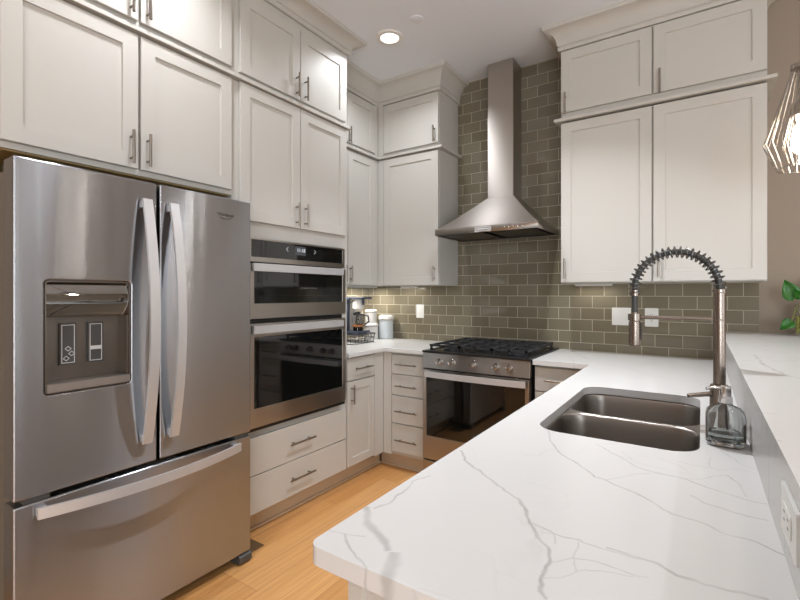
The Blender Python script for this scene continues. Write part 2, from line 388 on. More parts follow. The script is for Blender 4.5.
def rrect(u0, u1, v0, v1, r, n=6):
    out = []
    for cx, cy, a0 in ((u1-r, v1-r, 0), (u0+r, v1-r, PI/2), (u0+r, v0+r, PI), (u1-r, v0+r, 3*PI/2)):
        for i in range(n+1):
            a = a0 + PI/2*i/n; out.append((cx+r*math.cos(a), cy+r*math.sin(a)))
    return out
def rect(u0, u1, v0, v1): return [(u0,v0),(u1,v0),(u1,v1),(u0,v1)]
FL = lambda u, v, w: (w, u, v)          # fronts on the left wall face +X: u = Y, v = Z, w = X
FB = lambda u, v, w: (u, w, v)          # fronts on the back wall face -Y: u = X, v = Z, w = Y
FZ = lambda u, v, w: (u, v, w)          # slabs: u = X, v = Y, w = Z

def wloc(o):
    v = Vector((0, 0, 0))
    while o is not None: v += o.location; o = o.parent
    return v
def tag(o, label=None, cat=None, group=None, kind=None):
    if label: o['label'] = label
    if cat: o['category'] = cat
    if group: o['group'] = group
    if kind: o['kind'] = kind
    return o
def thing(name, label, cat, loc, group=None):
    o = bpy.data.objects.new(name, None); COL.objects.link(o); o.location = loc; o.empty_display_size = .05
    return tag(o, label, cat, group)
def obj(name, g, mat, parent=None, label=None, smooth=38, solid=0):
    bm = g.bm
    bmesh.ops.recalc_face_normals(bm, faces=bm.faces[:])
    lo = Vector((min(v.co.x for v in bm.verts), min(v.co.y for v in bm.verts), min(v.co.z for v in bm.verts)))
    hi = Vector((max(v.co.x for v in bm.verts), max(v.co.y for v in bm.verts), max(v.co.z for v in bm.verts)))
    base = wloc(parent) if parent else Vector(((lo.x+hi.x)/2, (lo.y+hi.y)/2, lo.z))
    me = bpy.data.meshes.new(name)
    keep = name in KEEP_WORLD
    off = Vector((0,0,0)) if keep else base
    if not (keep and parent): 
        for v in bm.verts: v.co -= off
    else:
        for v in bm.verts: v.co -= base
    bm.to_mesh(me); bm.free()
    for m in (mat if isinstance(mat, (list, tuple)) else [mat]): me.materials.append(m)
    for p in me.polygons: p.use_smooth = True
    me.set_sharp_from_angle(angle=math.radians(smooth))
    o = bpy.data.objects.new(name, me); COL.objects.link(o)
    if parent: o.parent = parent
    else: o.location = off
    if label: o['label'] = label
    if smooth < 60 and not solid:
        wn = o.modifiers.new('face_normals', 'WEIGHTED_NORMAL'); wn.keep_sharp = True; wn.weight = 90
    if solid:
        md = o.modifiers.new('thickness', 'SOLIDIFY'); md.thickness = solid; md.offset = -1
    return o
# these keep their mesh in world metres so that tiles, planks and veins run on across neighbours
KEEP_WORLD = {'floor', 'wall_back_tiles', 'wall_left_tiles', 'countertop', 'bar_top', 'quartz_backsplash', 'ceiling'}
def text_mesh(name, txt, size, fn, u, v, w, mat, parent, extr=.0004, spacing=1.0, shear=0):
    """flat lettering centred on (u, v), standing on the face w"""
    cu = bpy.data.curves.new(name, 'FONT'); cu.body = txt; cu.size = size; cu.align_x = 'CENTER'; cu.align_y = 'CENTER'
    cu.extrude = extr; cu.space_character = spacing; cu.shear = shear
    t = bpy.data.objects.new(name, cu); COL.objects.link(t)
    dg = bpy.context.evaluated_depsgraph_get(); me = bpy.data.meshes.new_from_object(t.evaluated_get(dg))
    bpy.data.objects.remove(t)
    b = wloc(parent)
    sgn = 1 if fn is FL else -1
    for vt in me.vertices: vt.co = Vector(fn(u+vt.co.x, v+vt.co.y, w+sgn*vt.co.z)) - b
    me.materials.clear(); me.materials.append(mat)
    o = bpy.data.objects.new(name, me); COL.objects.link(o); o.parent = parent
    return o

# ------------------------------------------------------------------ the room
def struct(name, g, mat, **k):
    o = obj(name, g, mat, **k); o['kind'] = 'structure'; return o
H = 3.062
g = G(); g.box((-.12, -7.1, -.1), (6.32, .12, 0)); struct('floor', g, M['floor'])
g = G(); g.box((-.12, -7.1, H), (6.32, .12, H+.1)); struct('ceiling', g, M['ceil'])
g = G(); g.box((-.12, -7.1, 0), (-.008, .12, H)); struct('wall_left', g, M['beadboard'])
g = G(); g.box((-.008, .008, 0), (6.32, .12, H)); struct('wall_back', g, M['beadboard'])
g = G(); g.box((0, 0, .90), (2.924, .0079, H)); struct('wall_back_tiles', g, M['tile_back'])
g = G(); g.box((-.0079, -1.034, .90), (0, .007, 1.45)); struct('wall_left_tiles', g, M['tile_left'])
def wall_with_windows(name, fn, u0, u1, w0, w1, wins):
    g = G(); g.prism(rect(u0, u1, 0, H), [rect(*q) for q in wins], fn, w0, w1); struct(name, g, M['farwall'])
WR = [(-3.0, -1.5, .6, 2.5), (-5.5, -4.0, .6, 2.5)]
WF = [(3.6, 4.7, .1, 2.65), (4.95, 6.05, .1, 2.65)]
wall_with_windows('wall_right', FL, -7.1, .008, 6.2, 6.32, WR)
wall_with_windows('wall_front', FB, -.008, 6.2, -7.1, -7.0, WF)
k = 0
for fn, w, s, wins in ((FL, 6.2, 1, WR), (FB, -7.0, -1, WF)):
    for (a, b, c, d) in wins:
        k += 1
        g = G(); g.prism(rect(a-.08, b+.08, c-.08, d+.08), [rect(a, b, c, d)], fn, w-.02*s, w-.001*s)
        n1 = 4
        for i in range(1, n1): x = a+(b-a)*i/n1; g.prism(rect(x-.012, x+.012, c, d), [], fn, w-.035*s if s > 0 else w+.035, w-.028*s if s > 0 else w+.028)
        for i in range(1, 5): z = c+(d-c)*i/5; t = .03 if i == 3 else .012; g.prism(rect(a, b, z-t, z+t), [], fn, w-.035*s if s > 0 else w+.035, w-.026*s if s > 0 else w+.026)
        struct('window_%d' % k, g, M['trimwhite'])
# knee wall behind the sink
g = G(); g.box((2.768, -2.88, 0), (2.88, -.001, 1.059)); struct('wall_bar', g, M['farwall'])

# ------------------------------------------------------------------ cabinets
def shaker(g, fn, u0, u1, v0, v1, wb, wf, fr=.062, rec=.008):
    """door leaf: frame with a recessed flat panel; wb back plane, wf front plane"""
    s = 1 if wf > wb else -1; e = .0018
    L = [[(u0,v0,wb),(u1,v0,wb),(u1,v1,wb),(u0,v1,wb)],
         [(u0,v0,wf-s*e),(u1,v0,wf-s*e),(u1,v1,wf-s*e),(u0,v1,wf-s*e)],
         [(u0+e,v0+e,wf),(u1-e,v0+e,wf),(u1-e,v1-e,wf),(u0+e,v1-e,wf)],
         [(u0+fr,v0+fr,wf),(u1-fr,v0+fr,wf),(u1-fr,v1-fr,wf),(u0+fr,v1-fr,wf)],
         [(u0+fr+.002,v0+fr+.002,wf-s*rec),(u1-fr-.002,v0+fr+.002,wf-s*rec),(u1-fr-.002,v1-fr-.002,wf-s*rec),(u0+fr+.002,v1-fr-.002,wf-s*rec)]]
    g.loft([[fn(*p) for p in lp] for lp in L], True, True, True)
def pull(parent, fn, w, u, v, length, vertical, name='handle'):
    """bar pull on two posts, centred on (u, v), standing off the face w"""
    s = 1 if fn is FL else -1; g = G(); d = .030*s
    ax = lambda t: fn(u, v+t, w+d) if vertical else fn(u+t, v, w+d)
    g.tube([ax(-length/2), ax(length/2)], .0058, 10)
    for t in (-length*.32, length*.32):
        p = (u, v+t) if vertical else (u+t, v)
        g.tube([fn(p[0], p[1], w+.0002*s), fn(p[0], p[1], w+d)], .0045, 8)
    return obj(name, g, M['nickel'], parent)
def door(parent, fn, u0, u1, v0, v1, w, hu=None, hv=None, hl=.14, fr=.062):
    s = 1 if fn is FL else -1
    g = G(); shaker(g, fn, u0, u1, v0, v1, w-.0195*s, w, fr)
    o = obj('door', g, M['paint'], parent)
    if hu is not None: pull(o, fn, w, hu, hv, hl, True)
    return o
def drawer(parent, fn, u0, u1, v0, v1, w, hl=.19, hv=None):
    s = 1 if fn is FL else -1
    g = G(); g.prism(rect(u0, u1, v0, v1), [], fn, w-.0195*s, w, .002, 2)
    o = obj('drawer', g, M['paint'], parent)
    pull(o, fn, w, (u0+u1)/2, (v0+v1)/2 if hv is None else hv, hl, False)
    return o
def carcass(parent, lo, hi, name='body', mat='paint', bev=.0015):
    g = G(); g.box(lo, hi, bev); return obj(name, g, M[mat], parent)
def rail(parent, path, z0, z1, out):
    g = G(); p = [(-.004, z0), (out-.002, z0), (out, z0+.002), (out, z1-.002), (out-.002, z1), (-.004, z1)]
    g.sweep(p, path); return obj('rail_molding', g, M['paint'], parent)

XL = .632            # left wall fronts (deep)
# over the fridge -----------------------------------------------------------
c = thing('wall_cabinet', 'cream two-door cabinet directly above the refrigerator', 'cabinet', (.31, -2.42, 1.83))
g = G(); g.box((.0, -2.888, 1.832), (.611, -1.9505, 2.438), .0015); 
obj('body', g, M['paint'], c)
g = G(); g.box((.02, -2.87, 1.826), (.60, -1.96, 1.8315)); obj('underside', g, M['cab_under'], c, 'brown unpainted underside')
door(c, FL, -2.884, -2.426, 1.855, 2.430, XL, -2.458, 1.938)
door(c, FL, -2.414, -1.962, 1.855, 2.430, XL, -2.389, 1.938)
rail(c, [(.6115, -2.888), (.6115, -1.951)], 2.441, 2.461, .032)
c = thing('wall_cabinet', 'cream two-door cabinet under the ceiling, topmost above the refrigerator', 'cabinet', (.31, -2.42, 2.469))
carcass(c, (.0, -2.888, 2.4695), (.611, -1.9505, 2.955))
door(c, FL, -2.884, -2.426, 2.490, 2.912, XL, -2.458, 2.575)
door(c, FL, -2.414, -1.962, 2.490, 2.912, XL, -2.389, 2.575)
# oven tower ------------------------------------------------------------------
c = thing('oven_cabinet', 'tall cream cabinet with doors above and drawers below the built-in double oven', 'cabinet', (.31, -1.49, 0))
g = G(); g.prism(rect(-1.9495, -1.035, .115, 2.438), [rect(-1.868, -1.103, .580, 1.618)], FL, .0, .611, .0012)
obj('body', g, M['paint'], c)
g = G(); g.box((.01, -1.93, .58), (.03, -1.05, 1.62)); obj('back_panel', g, M['paint'], c)
door(c, FL, -1.909, -1.4855, 1.711, 2.434, XL, -1.520, 1.790)
door(c, FL, -1.4805, -1.062, 1.711, 2.434, XL, -1.449, 1.790)
drawer(c, FL, -1.909, -1.062, .336, .541, XL, .20)
drawer(c, FL, -1.909, -1.062, .128, .331, XL, .20)
rail(c, [(.6115, -1.9495), (.6115, -1.035)], 2.441, 2.461, .032)
g = G(); g.box((.02, -1.95, .0), (.555, -1.035, .1145)); obj('toe_kick', g, M['toe'], c)
c = thing('wall_cabinet', 'cream two-door cabinet under the ceiling, topmost above the built-in oven', 'cabinet', (.31, -1.49, 2.469))
carcass(c, (.0, -1.9495, 2.4695), (.611, -1.035, 2.955))
door(c, FL, -1.909, -1.4855, 2.484, 2.910, XL, -1.520, 2.560)
door(c, FL, -1.4805, -1.062, 2.484, 2.910, XL, -1.449, 2.560)
# shallow uppers in the corner ----------------------------------------------------
XS = .367
c = thing('wall_cabinet', 'narrow cream corner cabinet, lower of its stack beside the oven cabinet', 'cabinet', (.17, -.7, 1.385))
carcass(c, (.0, -1.034, 1.385), (.347, -.0005, 2.446))
door(c, FL, -1.02, -.735, 1.391, 2.436, XS, -.780, 1.475, .125)
door(c, FL, -.730, -.388, 1.391, 2.436, XS, -.714, 1.475, .125)
g = G(); g.box((.347, -.384, 1.386), (XS-.002, -.345, 2.44), .0015); obj('filler_strip', g, M['paint'], c)
rail(c, [(.3475, -1.034), (.3475, -.3235)], 2.4475, 2.4665, .040)
c = thing('wall_cabinet', 'narrow cream corner cabinet, upper of its stack beside the oven cabinet', 'cabinet', (.17, -.7, 2.475))
carcass(c, (.0, -1.034, 2.4755), (.347, -.0005, 2.955))
door(c, FL, -1.02, -.745, 2.495, 2.888, XS)
door(c, FL, -.740, -.388, 2.495, 2.888, XS, -.728, 2.545, .13)
g = G(); g.box((.347, -.384, 2.476), (XS-.002, -.345, 2.90), .0015); obj('filler_strip', g, M['paint'], c)
YS = -.343
c = thing('wall_cabinet', 'cream single-door cabinet left of the range hood, lower of its stack', 'cabinet', (.65, -.16, 1.385))
carcass(c, (.3475, -.3225, 1.385), (.945, -.0005, 2.446))
door(c, FB, .421, .943, 1.389, 2.438, YS, .914, 1.475, .12)
g = G(); g.box((XS, -.341, 1.386), (.417, -.3225, 2.44), .0015); obj('filler_strip', g, M['paint'], c)
rail(c, [(.386, -.323), (.9455, -.323), (.9455, -.001)], 2.4475, 2.4665, .036)
c = thing('wall_cabinet', 'cream single-door cabinet under the ceiling, left of the hood chimney', 'cabinet', (.65, -.16, 2.475))
carcass(c, (.3475, -.3225, 2.4755), (.945, -.0005, 2.955))
door(c, FB, .421, .943, 2.494, 2.890, YS, .914, 2.56, .13)
g = G(); g.box((XS, -.341, 2.476), (.417, -.3225, 2.90), .0015); obj('filler_strip', g, M['paint'], c)
# right uppers ------------------------------------------------------------------------
YR = -.36
c = thing('wall_cabinet', 'large cream two-door cabinet right of the range hood, above the sink counter', 'cabinet', (2.4, -.17, 1.388))
carcass(c, (1.870, -.3395, 1.388), (2.930, -.0005, 2.440))
door(c, FB, 1.872, 2.394, 1.393, 2.434, YR, 1.900, 1.483, .13)
door(c, FB, 2.403, 2.928, 1.393, 2.434, YR, 2.432, 1.483, .13)
rail(c, [(1.8695, -.001), (1.8695, -.340), (2.9305, -.340), (2.9305, -.001)], 2.446, 2.4655, .038)
c = thing('wall_cabinet', 'cream two-door cabinet under the ceiling, right of the hood chimney', 'cabinet', (2.4, -.17, 2.475))
carcass(c, (1.870, -.3395, 2.4755), (2.930, -.0005, 2.955))
door(c, FB, 1.872, 2.394, 2.505, 2.905, YR, 1.903, 2.555, .14)
door(c, FB, 2.403, 2.928, 2.505, 2.905, YR, 2.437, 2.562, .14)
# crown mouldings
def crown(n, path, z0):
    t = H-.001-z0; g = G()
    p = [(-.01, z0), (.014, z0), (.018, z0+.006), (.018, z0+.022), (.013, z0+.028)]
    for i in range(7):
        a = PI/2*i/6; p.append((.022+.072*(1-math.cos(a)), z0+.034+(t-.050)*math.sin(a)*.92))
    p += [(.100, H-.014), (.100, H-.001), (-.01, H-.001)]
    g.sweep(p, path); struct('trim_%d' % n, g, M['paint'])
crown(1, [(.612, -2.889), (.612, -1.034), (.352, -1.034)], 2.956)
crown(2, [(.352, -1.033), (.352, -.327), (.9455, -.327), (.9455, -.001)], 2.9)
crown(3, [(1.8695, -.001), (1.8695, -.343), (2.9305, -.343), (2.9305, -.001)], 2.915)
# base cabinets ------------------------------------------------------------------------
c = thing('base_cabinet', 'cream base cabinet with one drawer over a door, right of the oven cabinet', 'cabinet', (.31, -.83, 0))
carcass(c, (.0, -1.034, .115), (.611, -.632, .8825))
drawer(c, FL, -1.049, -.745, .722, .872, XL, .19, .798)
door(c, FL, -1.049, -.745, .129, .710, XL, -1.012, .625, .13, .055)
g = G(); g.box((.611, -.741, .116), (XL-.001, -.6325, .8825), .001); obj('filler_strip', g, M['paint'], c)
g = G(); g.box((.02, -1.034, 0), (.555, -.5765, .1145)); obj('toe_kick', g, M['toe'], c)
c = thing('base_cabinet', 'cream four-drawer base cabinet left of the gas range', 'cabinet', (.8, -.3, 0))
carcass(c, (.6115, -.611, .115), (.996, -.001, .8825))
for z0, z1, hv in ((.724, .867, .797), (.567, .717, .637), (.358, .558, .45), (.143, .350, .236)):
    drawer(c, FB, .708, .984, z0, z1, -.631, .185, hv)
g = G(); g.box((XL+.0005, -.6305, .116), (.703, -.611, .8825), .001); obj('filler_strip', g, M['paint'], c)
g = G(); g.box((.5555, -.555, 0), (.996, -.02, .1145)); obj('toe_kick', g, M['toe'], c)
c = thing('base_cabinet', 'short cream drawer cabinet between the gas range and the sink peninsula', 'cabinet', (1.95, -.3, 0))
carcass(c, (1.779, -.611, .115), (2.15, -.001, .8825))
drawer(c, FB, 1.784, 2.105, .722, .867, -.631, .19, .793)
drawer(c, FB, 1.784, 2.105, .43, .715, -.631, .19); drawer(c, FB, 1.784, 2.105, .143, .423, -.631, .19)
g = G(); g.box((1.779, -.555, 0), (2.15, -.02, .1145)); obj('toe_kick', g, M['toe'], c)
c = thing('base_cabinet', 'cream peninsula cabinet under the sink counter, its end panel facing the viewer', 'cabinet', (2.45, -1.75, 0))
# leave room for the sink bowls: the body is a shell open at the top
g = G()
for lo, hi in (((2.155, -2.822, .115), (2.175, -.612, .8825)), ((2.7255, -2.822, .115), (2.7455, -.612, .8825)),
               ((2.1752, -2.822, .115), (2.7253, -2.802, .8825)), ((2.1752, -2.8018, .115), (2.7253, -.612, .135)),
               ((2.1752, -1.20, .1352), (2.7253, -1.18, .8825)), ((2.1752, -2.20, .1352), (2.7253, -2.18, .8825))):
    g.box(lo, hi)
obj('body', g, M['paint'], c)
g = G(); shaker(g, FB, 2.155, 2.7455, .1, .882, -2.8222, -2.840, .03, .006); obj('end_panel', g, M['paint'], c)
FP = lambda u, v, w: (w, u, v)
for (a, b) in ((-2.815, -2.205), (-2.197, -1.70), (-1.692, -1.195), (-1.187, -.64)):
    g = G(); shaker(g, FP, a, b, .13, .875, 2.1545, 2.135); o = obj('door', g, M['paint'], c)
g = G(); g.box((2.215, -2.80, 0), (2.74, -.612, .1145)); obj('toe_kick', g, M['toe'], c)
g = G(); g.prism(rect(.5555, .567, -1.94, -.568), [], FZ, 0.0005, .018, .004); struct('baseboard_left', g, M['toe'])
g = G(); g.prism(rect(.5675, .995, -.568, -.5565), [], FZ, 0.0005, .018, .004); struct('baseboard_back', g, M['toe'])

# ------------------------------------------------------------------ worktops
def arc(cx, cy, r, a0, a1, n=8): return [(cx+r*math.cos(a0+(a1-a0)*i/n), cy+r*math.sin(a0+(a1-a0)*i/n)) for i in range(n+1)]
ZC0, ZC = .8835, .914
g = G(); g.prism([(.0005, -1.0335), (.6335, -1.0335), (.6335, -1.0595), (.653, -1.0595), (.653, -.655), (1.0, -.655), (1.0, -.0005), (.0005, -.0005)], [], FZ, ZC0, ZC, .0025, 2)
o = obj('countertop', g, M['quartz']); tag(o, 'white quartz worktop in the far corner, left of the gas range', 'countertop')
r = .022
sink_cut = rrect(2.219, 2.637, -2.053, -1.292, .075, 8)
g = G(); g.prism([(1.777, -.0005), (1.777, -.655), (2.108, -.655)] + arc(2.108+r, -2.885+r, r, PI, 1.5*PI) + [(2.7675, -2.885), (2.7675, -.0005)], [sink_cut], FZ, ZC0, ZC, .0025, 2)
o = obj('countertop', g, M['quartz']); tag(o, 'white grey-veined quartz peninsula worktop around the sink', 'countertop')
g = G(); g.box((2.748, -2.885, .9141), (2.7675, -.0005, 1.0595)); o = obj('quartz_backsplash', g, M['quartz']); tag(o, 'low upright quartz backsplash between sink counter and raised bar', 'backsplash')
g = G(); g.box((2.738, -2.895, 1.06), (3.20, -.0005, 1.09), .003); o = obj('bar_top', g, M['quartz']); tag(o, 'raised white quartz bar top right of the faucet', 'countertop')

# ------------------------------------------------------------------ refrigerator
f = thing('refrigerator', 'stainless steel french door refrigerator with water dispenser and bottom freezer', 'refrigerator', (.40, -2.42, 0))
g = G(); g.box((.03, -2.868, .05), (.675, -1.972, 1.750), .006); obj('body', g, M['fridge_side'], f, 'dark grey textured cabinet')
XF = .781
hole = rrect(-2.806, -2.527, .972, 1.367, .014, 5)
g = G(); g.prism(rect(-2.892, -2.4245, .636, 1.772), [hole], FL, .690, XF, .007, 3); dl = obj('door', g, M['steel_x'], f)
g = G(); g.prism(rect(-2.4135, -1.961, .636, 1.772), [], FL, .690, XF, .007, 3); dr = obj('door', g, M['steel_x'], f)
g = G(); g.prism(rect(-2.892, -1.961, .050, .618), [], FL, .690, XF, .007, 3); fz = obj('freezer_drawer', g, M['steel_x'], f)
def bow(parent, p0, p1, width_dir, width, end_x, mid_x, thick=.012):
    """flat bar that bows outward in x between two feet"""
    g = G(); n = 28; loops = []; p0 = Vector(p0); p1 = Vector(p1); wd = Vector(width_dir)
    for i in range(n+1):
        t = i/n; q = p0.lerp(p1, t); x = end_x + (mid_x-end_x)*(1-(2*t-1)**2)
        a = Vector((x, q.y, q.z)); b = Vector((x-thick, q.y, q.z))
        loops.append([a+wd*width/2, a-wd*width/2, b-wd*width/2, b+wd*width/2])
    fs = g.loft(loops, True, True, True); g.bevel(fs, .0025, 2, 50)
    for e in (p0.lerp(p1, .02), p0.lerp(p1, .98)):
        h = wd*width*.36; t = (p1-p0).normalized()*.014
        lo = Vector((XF+.0003, e.y, e.z))-h-t; hi = Vector((end_x, e.y, e.z))+h+t
        g.box(lo, hi, .002)
    return obj('handle', g, M['steel_handle'], parent, 'pale satin bowed bar handle')
bow(dl, (0, -2.474, .722), (0, -2.474, 1.698), (0, 1, 0), .037, .806, .866)
bow(dr, (0, -2.364, .722), (0, -2.364, 1.698), (0, 1, 0), .037, .806, .866)
bow(fz, (0, -2.832, .584), (0, -2.034, .584), (0, 0, 1), .037, .806, .866)
# dispenser
g = G(); g.prism(rrect(-2.805, -2.528, .9735, 1.3655, .013, 5), [rrect(-2.801, -2.532, .978, 1.361, .010, 5)], FL, .694, .778, 0); obj('bezel', g, M['pewter'], dl)
g = G(); loops = []
for i in range(15):
    t = i/14; z = 1.238+.122*t; x = .762 + .013*math.sin(PI*t)
    loops.append([(x, -2.8005, z), (x, -2.5325, z), (x-.012, -2.5325, z), (x-.012, -2.8005, z)])
g.loft(loops, True, True, True); obj('control_panel', g, M['darkmirror'], dl, 'glossy dark control panel')
g = G()
g.box((.690, -2.8005, .979), (.698, -2.5325, 1.236)); g.box((.698, -2.8005, 1.0055), (.770, -2.795, 1.236)); g.box((.698, -2.538, 1.0055), (.770, -2.5325, 1.236))
obj('recess', g, M['pewter'], dl, 'dull pewter recess')
g = G(); g.box((.7, -2.8005, .979), (.786, -2.5325, 1.005), .003); obj('drip_tray', g, M['pewter_light'], dl)
for y in (-2.713, -2.622):
    g = G(); g.box((.6985, y-.026, 1.060), (.712, y+.026, 1.212), .004); pd = obj('paddle', g, M['darkgrey'], dl)
    g = G(); g.prism(rect(y-.021, y+.021, 1.066, 1.206), [rect(y-.0185, y+.0185, 1.0685, 1.2035)], FL, .7122, .7128); obj('outline', g, M['outline'], pd)
    g = G()
    if y < -2.65:
        for cy, cz in ((y, 1.118), (y+.011, 1.100), (y-.006, 1.083)):
            g.prism([(cy-.011, cz), (cy, cz-.010), (cy+.011, cz), (cy, cz+.010)], [[(cy-.008, cz), (cy, cz-.007), (cy+.008, cz), (cy, cz+.007)]], FL, .7122, .7128)
    else:
        g.box((.7122, y-.018, 1.108), (.7128, y+.018, 1.122))
    obj('icon', g, M['outline'], pd)
text_mesh('logo', 'Whirlpool', .021, FL, -2.104, 1.690, XF+.0003, M['black'], dr)
g = G(); g.tube([(XF+.0012, -2.104+.034*math.cos(a)*1.0, 1.686+.016*math.sin(a)) for a in [PI*1.15+PI*.75*i/14 for i in range(15)]], .0011, 6); obj('emblem', g, M['black'], dr)
for y in (-2.82, -2.02):
    g = G(); g.box((.60, y-.05, 1.7505), (.72 if y > -2.5 else .715, y+.05, 1.771), .006); obj('hinge_cover', g, M['darkgrey'], f)
    g = G(); g.box((.70, y-.045 if y < -2.5 else y-.03, .6195), (.774, y+.03 if y < -2.5 else y+.05, .6345), .003); obj('hinge', g, M['darkgrey'], f)
g = G(); g.box((.69, -2.50, .6195), (.770, -2.34, .6300), .002); obj('gasket', g, M['black'], f)
for y in (-2.83, -1.995):
    g = G(); g.prism([(.66, .002), (.775, .002), (.79, .012), (.79, .040), (.775, .049), (.66, .049)], [], lambda u, v, w: (u, w, v), y-.035, y+.035, .004); obj('foot', g, M['darkgrey'], f)
g = G(); g.box((.60, -2.79, .012), (.69, -2.032, .0485), .002); obj('toe_grille', g, M['darkgrey'], f)

# ------------------------------------------------------------------ built-in double oven
ov = thing('wall_oven', 'built-in stainless microwave and oven combination in the tall cream cabinet', 'oven', (.33, -1.485, .58))
Y0, Y1 = -1.866, -1.105
g = G(); g.box((.05, Y0+.002, .584), (.630, Y1-.002, 1.614)); obj('body', g, M['black'], ov)
g = G(); g.prism(rect(Y0-.010, Y1+.010, 1.492, 1.622), [rect(Y0+.014, Y1-.012, 1.519, 1.612)], FL, .633, .645, .001); obj('control_frame', g, M['steel_oven'], ov)
g = G(); g.box((.633, Y0+.0145, 1.5195), (.642, Y1-.0125, 1.6115), .0005); cp = obj('control_panel', g, M['blackglass'], ov, 'black glass control panel')
g = G(); g.box((.6423, -1.537, 1.549), (.6428, -1.450, 1.600)); dsp = obj('display', g, M['display'], cp)
text_mesh('clock_digits', '11:18', .030, FL, -1.490, 1.577, .6430, M['digit'], dsp)
for y, t in ((-1.600, '<'), (-1.372, '>')):
    g = G()
    s_ = 1 if t == '>' else -1
    g.tube([(.6427, y-.008*s_, 1.588), (.6427, y+.006*s_, 1.577), (.6427, y-.008*s_, 1.566)], .0012, 6); obj('arrow_mark', g, M['digit'], cp)
def oven_door(z0, z1, g0, g1, hz):
    g = G(); g.prism(rect(Y0-.008, Y1+.008, z0, z1), [rect(Y0+.026, Y1-.024, g0, g1)], FL, .632, .655, .002); d = obj('door', g, M['steel_oven'], ov)
    g = G(); g.box((.632, Y0+.0262, g0+.0002), (.652, Y1-.0242, g1-.0002)); obj('window', g, M['blackglass'], d, 'black glass window')
    g = G(); g.box((.662, Y0+.008, hz-.021), (.676, Y1-.034, hz+.021), .005, 3)
    for y in (Y0+.04, Y1-.07): g.box((.6553, y-.012, hz-.010), (.662, y+.012, hz+.010), .002)
    obj('handle', g, M['steel_handle'], d, 'wide flat stainless bar handle')
oven_door(1.184, 1.482, 1.266, 1.440, 1.462)
oven_door(.600, 1.158, .702, 1.086, 1.126)
g = G(); g.box((.632, Y0-.006, .582), (.650, Y1+.006, .5985), .002); obj('vent_strip', g, M['black'], ov)

# ------------------------------------------------------------------ gas range
rg = thing('gas_range', 'stainless slide-in gas range with five knobs and black grates', 'range', (1.388, -.33, 0))
RX0, RX1 = 1.004, 1.772; YF = -.668
g = G(); g.box((RX0+.004, -.640, .09), (RX1-.004, -.012, .908)); obj('body', g, M['black'], rg)
g = G(); g.prism([(-.690, .802), (-.640, .802), (-.640, .906), (-.672, .906)], [], lambda u, v, w: (w, u, v), RX0+.002, RX1-.002, .002); cpn = obj('control_panel', g, M['steel_y'], rg)
for x in (1.145, 1.240, 1.394, 1.552, 1.641):
    g = G(); a = .03
    g.lathe([(.0235, 0), (.0235, .006), (.020, .010), (.0185, .030), (.016, .033), (.0, .0335)], (x, -.683, .855), 'Y', 24, False)
    k_ = obj('knob', g, M['chrome'], cpn)
    g = G(); g.box((x-.0035, -.722, .838), (x+.0035, -.7165, .873), .002); obj('knob_grip', g, M['nickel'], k_)
g = G(); g.prism(rect(RX0+.006, RX1-.006, .168, .792), [rect(RX0+.036, RX1-.032, .330, .738)], FB, -.641, YF-.018, .003); d = obj('door', g, M['steel_y'], rg)
g = G(); g.box((RX0+.0362, -.642, .3302), (RX1-.0322, YF-.014, .7378)); obj('window', g, M['blackglass'], d, 'black glass oven window')
g = G(); n = 20; loops = []
for i in range(n+1):
    t = i/n; x = RX0+.045+(RX1-RX0-.065)*t; y = -.722-.016*(1-(2*t-1)**2)
    loops.append([(x, y, .745), (x, y, .783), (x, y+.015, .783), (x, y+.015, .745)])
fs = g.loft(loops, True, True, True); g.bevel(fs, .003, 2, 50)
for x in (RX0+.05, RX1-.05): g.box((x-.014, -.716, .752), (x+.014, YF-.0183, .776), .002)
obj('handle', g, M['steel_handle'], d, 'long stainless bar handle')
for i in range(5):
    g = G(); x = RX0+.12+i*.125; g.box((x, YF-.019, .7945), (x+.08, -.645, .7995)); obj('vent_slot', g, M['black'], rg)
g = G(); g.prism(rect(RX0+.006, RX1-.006, .045, .158), [], FB, -.641, YF-.016, .004); obj('drawer', g, M['steel_y'], rg)
g = G(); g.prism(rect(RX0, RX1, -.684, -.010), [rect(RX0+.03, RX1-.03, -.640, -.035)], FZ, .9085, .922, .003); obj('cooktop_rim', g, M['black'], rg)
g = G(); g.box((RX0+.031, -.639, .9085), (RX1-.031, -.036, .918)); obj('cooktop', g, M['enamel'], rg)
for (x, y, r_) in ((1.145, -.50, .045), (1.145, -.19, .038), (1.388, -.34, .055), (1.631, -.50, .05), (1.631, -.19, .035)):
    g = G(); g.lathe([(r_+.012, .9182), (r_+.012, .924), (r_, .926), (r_, .936), (r_-.006, .940), (0, .941)], (x, y, 0), 'Z', 24, False); obj('burner', g, M['iron'], rg)
for i in range(3):
    x0 = RX0+.034+i*.2335; x1 = x0+.2310; y0, y1 = -.636, -.040; zt = .962; g = G()
    bar = lambda a, b, h=.014, wd=.006: g.box((min(a[0], b[0])-wd, min(a[1], b[1])-wd, zt-h), (max(a[0], b[0])+wd, max(a[1], b[1])+wd, zt), .002, 1)
    q = .006
    bar((x0+q, y0+q), (x1-q, y0+q)); bar((x0+q, y1-q), (x1-q, y1-q)); bar((x0+q, y0+q), (x0+q, y1-q)); bar((x1-q, y0+q), (x1-q, y1-q))
    bar((x0+q, (y0+y1)/2), (x1-q, (y0+y1)/2)); xm = (x0+x1)/2; bar((xm, y0+q), (xm, y1-q))
    for yy in (y0+.15, y1-.15): bar((x0+q, yy), (x1-q, yy))
    for xx in (x0+.010, x1-.010):
        for yy in (y0+.010, y1-.010): g.box((xx-.007, yy-.007, .9185), (xx+.007, yy+.007, zt-.004), .001, 1)
    obj('grate', g, M['iron'], rg)
